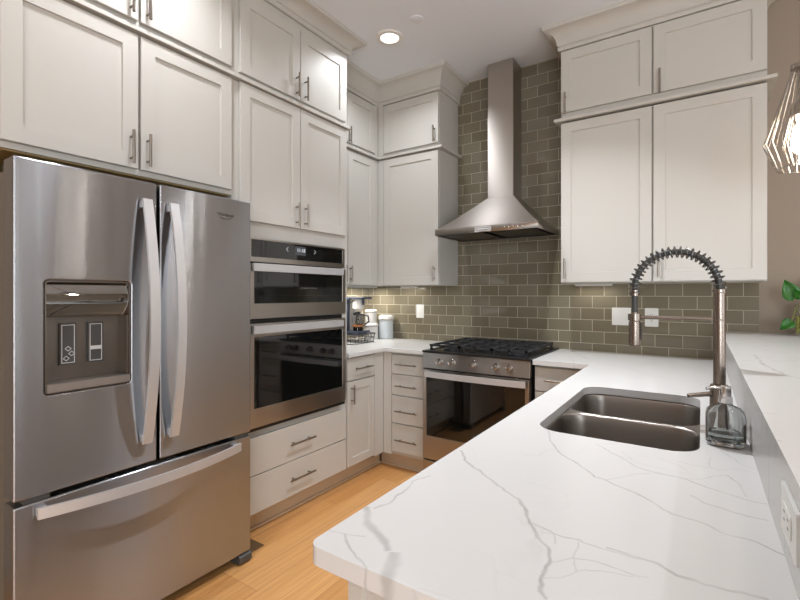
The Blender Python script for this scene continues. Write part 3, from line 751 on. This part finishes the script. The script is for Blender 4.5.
for x in (RX0+.05, RX1-.05):
    for y in (-.58, -.08):
        g = G(); g.lathe([(.018, .0), (.018, .012), (.012, .014), (.012, .0895)], (x, y, 0), 'Z', 14); obj('foot', g, M['black'], rg)

# ------------------------------------------------------------------ range hood
hd = thing('range_hood', 'stainless chimney range hood on the olive tile above the range', 'range hood', (1.385, -.25, 1.745))
HX0, HX1 = 1.005, 1.764
g = G()
def canopy_loop(t, z): # 0 rim .. 1 chimney, slightly hollow
    a = (HX0+(1.286-HX0)*t, HX1+(1.488-HX1)*t, -.50+(.50-.186)*t); return [(a[0], a[2], z), (a[1], a[2], z), (a[1], -.001, z), (a[0], -.001, z)]
zr = 1.790
loops = [[(HX0, -.5, 1.746), (HX1, -.5, 1.746), (HX1, -.001, 1.746), (HX0, -.001, 1.746)], canopy_loop(0, zr)]
for i in range(1, 13): t = i/12; loops.append(canopy_loop(t, zr+.255*(t**1.12)))
g.loft(loops, True, False, True)
obj('canopy', g, M['steel_hood'], hd, smooth=25, solid=.002)
g = G(); g.box((1.2875, -.184, 2.0455), (1.4865, -.0015, 2.66), .002); g.box((1.2885, -.183, 2.66), (1.4855, -.0015, H-.001), .002); obj('chimney', g, M['steel_hood'], hd)
g = G(); g.box((HX0+.003, -.497, 1.752), (HX1-.003, -.004, 1.758)); obj('bottom_panel', g, M['steel_oven'], hd)
for x in (1.20, 1.57):
    g = G()
    for i in range(12): g.box((x-.16+i*.027, -.44, 1.749), (x-.145+i*.027, -.08, 1.7518))
    obj('filter', g, M['nickel'], hd)
g = G(); g.prism(rect(1.325, 1.440, 1.752, 1.784), [rect(1.330, 1.435, 1.757, 1.779)], FB, -.5005, -.5015); g.box((1.338, -.5012, 1.764), (1.427, -.5006, 1.773)); obj('display', g, M['outline'], hd, 'pale outlined display')
for i in range(5):
    g = G(); g.lathe([(.006, .0003), (.006, .002), (.004, .003), (0, .0031)], (1.535+i*.030, -.5, 1.768), 'Y', 12, False); obj('button', g, M['chrome'], hd)

# ------------------------------------------------------------------ sink, faucet, soap
sk = thing('sink', 'stainless undermount double bowl sink set in the peninsula worktop', 'sink', (2.424, -1.694, .68))
g = G()
zt = .8828
b1 = (2.215, 2.641, -1.655, -1.288); b2 = (2.215, 2.641, -2.057, -1.669)
g.prism(rrect(2.19, 2.668, -2.084, -1.262, .08, 8), [rrect(*b1, .078, 8), rrect(*b2, .078, 8)], FZ, zt-.004, zt-.0002)
obj('rim', g, M['steel_sink'], sk)
for b_ in (b1, b2):
    g = G(); loops = []
    for d_, z in ((0, zt-.0005), (.002, zt-.008), (.006, zt-.03), (.014, .76), (.022, .715), (.045, .693), (.10, .688), (.16, .685)):
        loops.append([(x, y, z) for x, y in rrect(b_[0]+d_, b_[1]-d_, b_[2]+d_, b_[3]-d_, max(.078-d_*.25, .01), 8)])
    g.loft(loops, True, False, True)
    bo = obj('bowl', g, M['steel_sink'], sk, solid=.0015)
    cx, cy = (b_[0]+b_[1])/2, (b_[2]+b_[3])/2
    g = G(); g.lathe([(.045, .686), (.045, .689), (.036, .690), (.030, .6875), (0, .687)], (cx, cy, 0), 'Z', 24, False); obj('drain', g, M['chrome'], bo)

FXc, FYc = 2.687, -1.685
fa = thing('faucet', 'tall spring neck pull-down kitchen faucet behind the sink', 'faucet', (FXc, FYc, .9142))
g = G(); g.lathe([(.029, .9143), (.029, .920), (.026, .924), (.0255, 1.030), (.022, 1.036), (.0165, 1.038)], (FXc, FYc, 0), 'Z', 32); obj('base', g, M['faucet'], fa)
g = G(); g.lathe([(.0165, 1.0385), (.0165, 1.236), (.0150, 1.238), (.0165, 1.240), (.0165, 1.322), (.0185, 1.324), (.0185, 1.333), (.012, 1.335)], (FXc, FYc, 0), 'Z', 32); obj('post', g, M['faucet'], fa)
g = G(); g.tube([(FXc-.020, FYc-.01, 1.006), (FXc-.035, FYc-.018, 1.005), (FXc-.082, FYc-.042, .999)], [.008, .0075, .0065], 14); obj('lever', g, M['faucet'], fa)
HXc = 2.4505; R_ = (FXc-HXc)/2; xc = (FXc+HXc)/2; zc = 1.338
path = [Vector((FXc, FYc, 1.326)), Vector((FXc, FYc, zc))]
for i in range(1, 40): a = PI*i/40; path.append(Vector((xc+R_*math.cos(a), FYc, zc+R_*1.0*math.sin(a))))
path += [Vector((HXc, FYc, zc)), Vector((HXc, FYc, 1.318)), Vector((HXc, FYc, 1.245))]
g = G(); g.tube(path, .0095, 12); obj('hose', g, M['hose'], fa)
# spring: a helix about the hose path
fine = []
for a, b in zip(path[1:-2], path[2:-1]):
    for i in range(16): fine.append(a.lerp(b, i/16))
L_ = [0]
for a, b in zip(fine, fine[1:]): L_.append(L_[-1]+(b-a).length)
turns = 25; hel = []
for i, p in enumerate(fine):
    t = (fine[min(i+1, len(fine)-1)]-fine[max(i-1, 0)]).normalized(); s_ = Vector((0, 1, 0)); n_ = s_.cross(t)
    a = 2*PI*turns*L_[i]/L_[-1]; hel.append(p+n_*(.0172*math.cos(a))+s_*(.0172*math.sin(a)))
g = G(); g.tube(hel, .0024, 6); obj('spring', g, M['spring'], fa)
g = G(); g.tube([(FXc-.015, FYc, 1.240), (HXc+.015, FYc, 1.240)], .0062, 12); g.lathe([(.0205, 1.229), (.0205, 1.251)], (HXc, FYc, 0), 'Z', 24); obj('support_arm', g, M['faucet'], fa)
g = G(); g.lathe([(.0145, 1.312), (.0145, 1.332)], (HXc, FYc, 0), 'Z', 20); obj('collar', g, M['faucet'], fa)
g = G(); g.lathe([(.010, 1.256), (.0105, 1.252), (.0165, 1.226), (.0185, 1.220), (.0185, 1.146), (.0165, 1.142), (0, 1.143)], (HXc, FYc, 0), 'Z', 28, False); hd_ = obj('spray_head', g, M['faucet'], fa)
g = G(); g.box((HXc+.0185, FYc-.006, 1.165), (HXc+.0235, FYc+.006, 1.222), .003); obj('spray_lever', g, M['spring'], hd_)

sd = thing('soap_dispenser', 'clear glass soap bottle with chrome pump beside the sink', 'soap dispenser', (2.697, -1.908, .9145))
SX, SY = 2.694, -1.910
def sq(h, rr, z): return [(SX+x, SY+y, z) for x, y in rrect(-h, h, -h, h, rr, 7)]
g = G(); g.loft([sq(.030, .020, .9148), sq(.040, .024, .917), sq(.0445, .026, .925), sq(.0445, .026, .990), sq(.042, .027, 1.004), sq(.032, .026, 1.014), sq(.018, .0175, 1.020), sq(.0155, .0154, 1.026)], True, True, False)
# inner face, so that the glass has real thickness
g.loft([sq(.0155, .0154, 1.026), sq(.0125, .0124, 1.026), sq(.0145, .0144, 1.019), sq(.028, .023, 1.0105), sq(.0362, .024, 1.001), sq(.0385, .023, .988), sq(.0385, .023, .932), sq(.034, .022, .928)], True, False, True)
bmesh.ops.remove_doubles(g.bm, verts=g.bm.verts[:], dist=1e-5)
obj('bottle', g, M['glass'], sd)
g = G(); g.loft([sq(.0338, .0215, .9282), sq(.0383, .0228, .9324), sq(.0383, .0228, .948), sq(.0383, .0228, .9482)], True, True, True); obj('liquid', g, M['soap'], sd)
g = G(); g.lathe([(.0165, 1.0263), (.0165, 1.040), (.0135, 1.042), (.0135, 1.067), (.012, 1.070), (0, 1.0705)], (SX, SY, 0), 'Z', 28, False)
g.tube([(SX, SY, 1.0640), (SX-.030, SY-.012, 1.0655), (SX-.043, SY-.017, 1.062)], .0040, 10); obj('pump', g, M['chrome'], sd)
g = G(); g.tube([(SX, SY, 1.0262), (SX+.004, SY, .955)], .0028, 8); obj('dip_tube', g, M['outline'], sd)

# ------------------------------------------------------------------ corner of the worktop
def canister(x, y, z0, h, r_, mat, label):
    t = thing('canister', label, 'canister', (x, y, z0), 'ceramic canisters in the corner')
    g = G(); g.lathe([(r_-.004, z0), (r_, z0+.004), (r_, z0+h*.76), (r_-.003, z0+h*.77)], (x, y, 0), 'Z', 36); obj('jar', g, M[mat], t)
    g = G(); g.lathe([(r_-.002, z0+h*.772), (r_+.004, z0+h*.80), (r_+.004, z0+h*.90), (r_-.004, z0+h*.97), (r_-.02, z0+h), (0, z0+h)], (x, y, 0), 'Z', 36, False); obj('lid', g, M['ceramic'], t)
    g = G(); g.lathe([(r_+.0046, z0+h*.805), (r_+.0052, z0+h*.82), (r_+.0046, z0+h*.835)], (x, y, 0), 'Z', 36, False); obj('seal_ring', g, M['nickel'], t)
canister(.262, -.082, .9145, .212, .066, 'ceramic_blue', 'tall pale blue canister with white lid in the corner')
canister(.172, -.185, .9145, .142, .062, 'ceramic', 'white canister standing on the counter under a smaller canister')
canister(.168, -.183, 1.0570, .122, .052, 'ceramic', 'small white canister stacked on the wider white canister')
wr = thing('wire_rack', 'low black wire rack under the coffee maker, in front of the canisters', 'rack', (.25, -.48, .9145))
bx0, bx1, by0, by1 = .10, .365, -.675, -.355
g = G()
for z, e in ((.9185, .010), (.988, 0)):
    g.tube([(x, y, z) for x, y in rrect(bx0+e, bx1-e, by0+e, by1-e, .03, 5)], .0034, 8, closed=True)
g.tube([(x, y, .955) for x, y in rrect(bx0+.005, bx1-.005, by0+.005, by1-.005, .03, 5)], .0024, 8, closed=True)
obj('rim', g, M['wire'], wr)
g = G()
P0 = rrect(bx0+.010, bx1-.010, by0+.010, by1-.010, .03, 5); P1 = rrect(bx0, bx1, by0, by1, .03, 5)
def walk(P, n):
    Q = P+[P[0]]; d = [0]
    for a, b in zip(Q, Q[1:]): d.append(d[-1]+math.dist(a, b))
    out = []
    for i in range(n):
        s_ = d[-1]*i/n; j = max(k for k in range(len(d)-1) if d[k] <= s_+1e-9); t = (s_-d[j])/max(d[j+1]-d[j], 1e-9)
        out.append((Q[j][0]+(Q[j+1][0]-Q[j][0])*t, Q[j][1]+(Q[j+1][1]-Q[j][1])*t))
    return out
W0, W1 = walk(P0, 26), walk(P1, 26)
for i in range(26):
    a, b, b2 = W0[i], W1[i], W1[(i+2) % 26]
    g.tube([(a[0], a[1], .9185), (b[0], b[1], .988)], .0017, 6)
    if i % 2 == 0: g.tube([(a[0], a[1], .9185), (b2[0], b2[1], .988)], .0015, 6)
for i in range(9): y = by0+.03+i*.0275; g.tube([(bx0+.002, y, .988), (bx1-.002, y, .988)], .0020, 6)
obj('wires', g, M['wire'], wr)
cm = thing('coffee_maker', 'drip coffee maker with dark glass carafe standing on the wire rack', 'coffee maker', (.22, -.47, .9905))
cy = -.455; zb = .9905; kx = .240
g = G(); g.box((.120, cy-.085, zb), (.300, cy+.085, zb+.018), .006); obj('base', g, M['navy'], cm)
g = G(); g.box((.118, cy-.080, zb+.0183), (.166, cy+.080, zb+.275), .010); obj('water_tank', g, M['ceramic'], cm, 'white water tank')
g = G(); g.box((.1665, cy-.084, zb+.0183), (.193, cy-.052, zb+.282), .005); obj('column', g, M['navy'], cm, 'dark blue column')
g = G(); g.lathe([(.030, zb+.185), (.046, zb+.205), (.046, zb+.282), (0, zb+.282)], (kx, cy, 0), 'Z', 30, False); obj('filter_basket', g, M['ceramic'], cm)
g = G(); g.box((.116, cy-.078, zb+.2825), (.322, cy+.078, zb+.300), .006); obj('lid', g, M['navy'], cm)
g = G(); g.box((.292, cy-.012, zb+.235), (.304, cy+.012, zb+.2822), .003); obj('latch', g, M['navy'], cm)
g = G(); g.lathe([(.036, zb+.0185), (.043, zb+.024), (.044, zb+.105), (.040, zb+.135), (.038, zb+.150)], (kx, cy, 0), 'Z', 32, False); ca = obj('carafe', g, M['carafe'], cm, 'dark glass carafe')
g = G(); g.lathe([(0, zb+.021), (.040, zb+.026), (.0413, zb+.050), (0, zb+.050)], (kx, cy, 0), 'Z', 30, False); obj('coffee', g, M['coffee'], ca)
g = G(); g.lathe([(.0446, zb+.052), (.0452, zb+.053), (.0452, zb+.070), (.0446, zb+.071)], (kx, cy, 0), 'Z', 32, False); obj('band', g, M['amber'], ca)
g = G(); g.lathe([(.039, zb+.1505), (.041, zb+.153), (.041, zb+.165), (.02, zb+.176), (0, zb+.176)], (kx, cy, 0), 'Z', 30, False); obj('carafe_lid', g, M['black'], ca)
g = G(); g.tube([(kx+.034, cy+.026, zb+.148), (kx+.072, cy+.045, zb+.142), (kx+.078, cy+.048, zb+.095), (kx+.036, cy+.028, zb+.062)], .0075, 10); obj('carafe_handle', g, M['black'], ca)

# ------------------------------------------------------------------ outlets and switches
def plate(name, label, fn, u0, u1, v0, v1, w, kind):
    s = 1 if fn is FL else -1
    t = thing(name, label, 'outlet' if 'outlet' in name else 'switch', fn((u0+u1)/2, v0, w))
    g = G(); g.prism(rrect(u0, u1, v0, v1, .006, 3), [], fn, w+.0003*s, w+.006*s, .002); obj('plate', g, M['plastic_white'], t)
    um, vm = (u0+u1)/2, (v0+v1)/2
    ups = [um] if kind != 'double' else [um-.023, um+.023]
    for q in ups:
        g = G(); g.prism(rrect(q-.016, q+.016, vm-.033, vm+.033, .004, 3), [], fn, w+.006*s, w+.0085*s, .001); ins = obj('insert', g, M['plastic_white'], t)
        if kind == 'outlet':
            g = G()
            for dz in (-.017, .017):
                for du in (-.006, .006): g.prism(rect(q+du-.001, q+du+.001, vm+dz-.004, vm+dz+.005), [], fn, w+.0085*s, w+.0088*s)
                g.prism(rrect(q-.0025, q+.0025, vm+dz-.012, vm+dz-.007, .002, 3), [], fn, w+.0085*s, w+.0088*s)
            obj('slots', g, M['slot'], ins)
        else:
            g = G(); g.prism(rect(q-.004, q+.004, vm-.010, vm+.010), [], fn, w+.0086*s, w+.016*s, .002); obj('toggle', g, M['plastic_white'], ins)
plate('switch_plate', 'white single wall plate on the tile between the canisters and the range', FB, .538, .614, 1.106, 1.224, 0, 'single')
plate('switch_plate', 'white double switch plate on the tile behind the faucet head', FB, 2.125, 2.243, 1.104, 1.224, 0, 'double')
plate('outlet_plate', 'white single outlet on the tile right of the double switch', FB, 2.326, 2.405, 1.101, 1.224, 0, 'outlet')
# on the low quartz upstand: faces -X, seen edge on
t = thing('outlet_plate', 'white outlet on the low quartz backsplash, nearest the viewer', 'outlet', (2.748, -2.57, .963))
FXm = lambda u, v, w: (w, u, v)
g = G(); g.prism(rrect(-2.640, -2.505, .963, 1.034, .005, 3), [], FXm, 2.7477, 2.7425, .0015); obj('plate', g, M['plastic_white'], t)
g = G(); g.prism(rrect(-2.606, -2.539, .982, 1.015, .004, 3), [], FXm, 2.7424, 2.7405, .0008); ins = obj('insert', g, M['plastic_white'], t)
g = G()
for u in (-2.589, -2.556):
    for dv in (-.006, .006): g.prism(rect(u-.004, u+.005, .9985+dv-.001, .9985+dv+.001), [], FXm, 2.7405, 2.7402)
obj('slots', g, M['slot'], ins)

# ------------------------------------------------------------------ ceiling fittings
CANS = [(.881, -.905, .85, 140), (1.92, -1.29, 2.1, 102), (.92, -2.40, .85, 126), (4.3, -2.0, .8, 150), (4.3, -4.6, .8, 150), (.82, -3.27, .35, 120), (2.2, -5.2, .8, 150)]
for i, (x, y, kp, sp_) in enumerate(CANS):
    lab = 'lit round recessed ceiling light between the oven cabinet and the hood' if i == 0 else 'lit round recessed ceiling light out of the picture, above the room'
    t = thing('recessed_light', lab, 'ceiling light', (x, y, H-.012), 'recessed ceiling lights')
    g = G(); g.lathe([(.062, H-.004), (.064, H-.012), (.085, H-.010), (.092, H-.002), (.092, H-.0005), (.062, H-.0005)], (x, y, 0), 'Z', 40, False); obj('trim_ring', g, M['trimwhite'], t)
    g = G(); g.lathe([(0, H-.0062), (.0615, H-.0058), (.0615, H-.0045), (0, H-.0045)], (x, y, 0), 'Z', 36, False); obj('lens', g, M['lens'], t)
    area_light('recessed_lamp', (x, y, H-.014), (0, 0, -1), .11, .11, CAN_POWER * kp, WARM, 'DISK', math.radians(sp_))
g = G(); g.lathe([(0, H-.006), (.036, H-.006), (.040, H-.003), (.040, H-.0005), (0, H-.0005)], (1.141, -.975, 0), 'Z', 32, False)
o = obj('ceiling_cover', g, M['ceil']); tag(o, 'faint small round cover plate on the white ceiling', 'cover plate')
# slim lights under the wall cabinets
for (x0, x1, y0, y1, p, lab) in ((.150, .180, -.80, -.10, 42.0, 'slim lit strip light under the narrow corner cabinets along the left wall'), (.43, .60, -.10, -.07, 2.0, 'slim lit strip light under the cabinet left of the range hood'), (1.90, 2.14, -.10, -.07, 2.2, 'slim lit strip light under the large right cabinet')):
    t = thing('strip_light', lab, 'under-cabinet light', ((x0+x1)/2, (y0+y1)/2, 1.372))
    g = G(); g.box((x0, y0, 1.376), (x1, y1, 1.3845 if x0 < 1 else 1.3875), .001); obj('housing', g, M['trimwhite'], t)
    g = G(); g.box((x0+.004, y0+.004, 1.3745), (x1-.004, y1-.004, 1.3758)); obj('diffuser', g, M['led'], t)
    area_light('strip_lamp', ((x0+x1)/2, (y0+y1)/2, 1.373), (0, 0, -1), x1-x0-.006, y1-y0-.006, p, (1, .95, .88))

# ------------------------------------------------------------------ pendants over the bar
def pendant(PX, PY, label):
    k = 1.307
    pn = thing('pendant_light', label, 'pendant lamp', (PX, PY, 1.837), 'wire cage pendants over the bar')
    Z = lambda z: 1.837 + (z-1.717)*k
    g = G(); g.tube([(PX, PY, Z(2.046)), (PX, PY, H-.03)], .004, 8); obj('cord', g, M['pendwire'], pn)
    g = G(); g.lathe([(.0, H-.03), (.055, H-.028), (.06, H-.018), (.06, H-.0008), (0, H-.0008)], (PX, PY, 0), 'Z', 32, False); obj('canopy', g, M['pendwire'], pn)
    def cage(n, r0, z0, r1, z1, r2, z2, off, wr_):
        g = G()
        for i in range(n):
            a = 2*PI*(i+off)/n; c_, s_ = math.cos(a)*k, math.sin(a)*k
            g.tube([(PX+r0*c_, PY+r0*s_, Z(z0)), (PX+r1*c_, PY+r1*s_, Z(z1))], wr_, 6); g.tube([(PX+r1*c_, PY+r1*s_, Z(z1)), (PX+r2*c_, PY+r2*s_, Z(z2))], wr_, 6)
        for r_, z in ((r0, z0), (r2, z2)):
            g.tube([(PX+k*r_*math.cos(2*PI*i/24), PY+k*r_*math.sin(2*PI*i/24), Z(z)) for i in range(24)], wr_*1.15, 6, closed=True)
        return g
    obj('outer_cage', cage(20, .019, 2.035, .093, 1.800, .060, 1.717, 0, .0018), M['pendwire'], pn)
    obj('inner_cage', cage(14, .026, 1.885, .046, 1.790, .030, 1.735, .5, .0019), M['pendwire'], pn)
    def lt(prof): return [(r*k, Z(z)) for r, z in prof]
    g = G(); g.lathe(lt([(.0, 2.046), (.026, 2.044), (.026, 2.030), (0, 2.030)]), (PX, PY, 0), 'Z', 24, False); g.lathe(lt([(.006, 2.03), (.006, 1.93), (.018, 1.92), (.018, 1.89), (.031, 1.887), (.031, 1.880), (0, 1.880)]), (PX, PY, 0), 'Z', 24, False); obj('socket', g, M['pendwire'], pn)
    g = G(); g.lathe(lt([(0, 1.762), (.014, 1.766), (.023, 1.785), (.025, 1.80), (.020, 1.83), (.012, 1.855), (.011, 1.8795), (0, 1.8795)]), (PX, PY, 0), 'Z', 24, False); obj('bulb', g, M['bulb'], pn)
pendant(2.98, -.95, 'lit wire cage pendant lamp over the far end of the raised bar')
pendant(2.98, -1.87, 'lit wire cage pendant lamp over the near half of the raised bar, outside the picture')

# ------------------------------------------------------------------ plant on the bar
VX, VY, VZ = 3.115, -.125, 1.0905
pl = thing('potted_pothos', 'green pothos cutting in a glass vase at the far end of the bar', 'plant', (VX, VY, VZ))
g = G(); g.lathe([(.040, VZ), (.047, VZ+.006), (.050, VZ+.06), (.047, VZ+.13), (.044, VZ+.17), (.041, VZ+.17), (.044, VZ+.13), (.0465, VZ+.06), (.044, VZ+.010), (0, VZ+.008)], (VX, VY, 0), 'Z', 32, False)
bmesh.ops.contextual_create(g.bm, geom=[e for e in g.bm.edges if e.is_boundary and abs(e.verts[0].co.z-VZ) < 1e-5])
obj('vase', g, M['vase'], pl)
g = G(); g.lathe([(0, VZ+.0085), (.0435, VZ+.0105), (.046, VZ+.06), (.0450, VZ+.105), (0, VZ+.105)], (VX, VY, 0), 'Z', 32, False); obj('water', g, M['plantwater'], pl)
def leaf(tip, base, wd, nrm, curl=.012):
    """heart shaped leaf from base to tip"""
    tip = Vector(tip); base = Vector(base); d = tip-base; n = Vector(nrm).normalized(); sd = d.cross(n).normalized(); n = sd.cross(d).normalized()
    prof = [(-.10, .30), (-.06, .62), (.08, .92), (.25, 1.0), (.45, .85), (.65, .58), (.82, .30), (.94, .10), (1.0, .0)]
    g = G(); loops = []
    for t, wv in prof:
        row = []
        for k_ in (-1, -.5, 0, .5, 1):
            tt = t if abs(k_) > .1 or t > 0 else 0
            row.append(base + d*tt + sd*(wd/2*wv*k_) + n*(-curl*(1-abs(k_))*1.0 + curl*math.sin(PI*max(tt, 0))))
        loops.append(row)
    g.loft(loops, False)
    return g
LV = [((3.020, -.165, 1.398), (3.062, -.165, 1.296), .088), ((3.000, -.17, 1.118), (3.050, -.165, 1.168), .062),
      ((3.055, -.21, 1.345), (3.090, -.16, 1.300), .055), ((3.20, -.18, 1.36), (3.14, -.14, 1.33), .07), ((3.18, -.06, 1.40), (3.12, -.10, 1.35), .07),
      ((3.23, -.10, 1.25), (3.17, -.12, 1.29), .06), ((3.12, -.27, 1.27), (3.12, -.20, 1.30), .06)]
for a, b, wd in LV:
    o = obj('leaf', leaf(a, b, wd, (-.15, -1, .15)), M['leaf'], pl, solid=.0008)
    g = G(); bb = Vector(b); top = Vector((VX+(bb.x-VX)*.35, VY+(bb.y-VY)*.35, VZ+.175)); bot = Vector((VX, VY, VZ+.04))
    pts = [bot, bot.lerp(top, .6), top, top.lerp(bb, .5)+Vector((0, 0, .03)), bb]
    sm = []
    for i in range(len(pts)-1):
        for j in range(4): sm.append(pts[i].lerp(pts[i+1], j/4))
    sm.append(bb); g.tube(sm, .0022, 6); obj('stem', g, M['stem'], pl)

# ------------------------------------------------------------------ on the floor
g = G(); g.prism(rrect(1.45, 2.05, -2.70, -1.95, .03, 4), [], FZ, .0006, .012, .003); o = obj('floor_mat', g, M['mat']); tag(o, 'dark grey floor mat beside the peninsula', 'mat')
g = G(); g.prism(rect(.60, .735, -1.955, -1.84), [], FZ, .0006, .0035, .001); o = obj('floor_vent', g, M['bronze']); tag(o, 'flat brown floor vent plate at the corner of the refrigerator', 'vent')
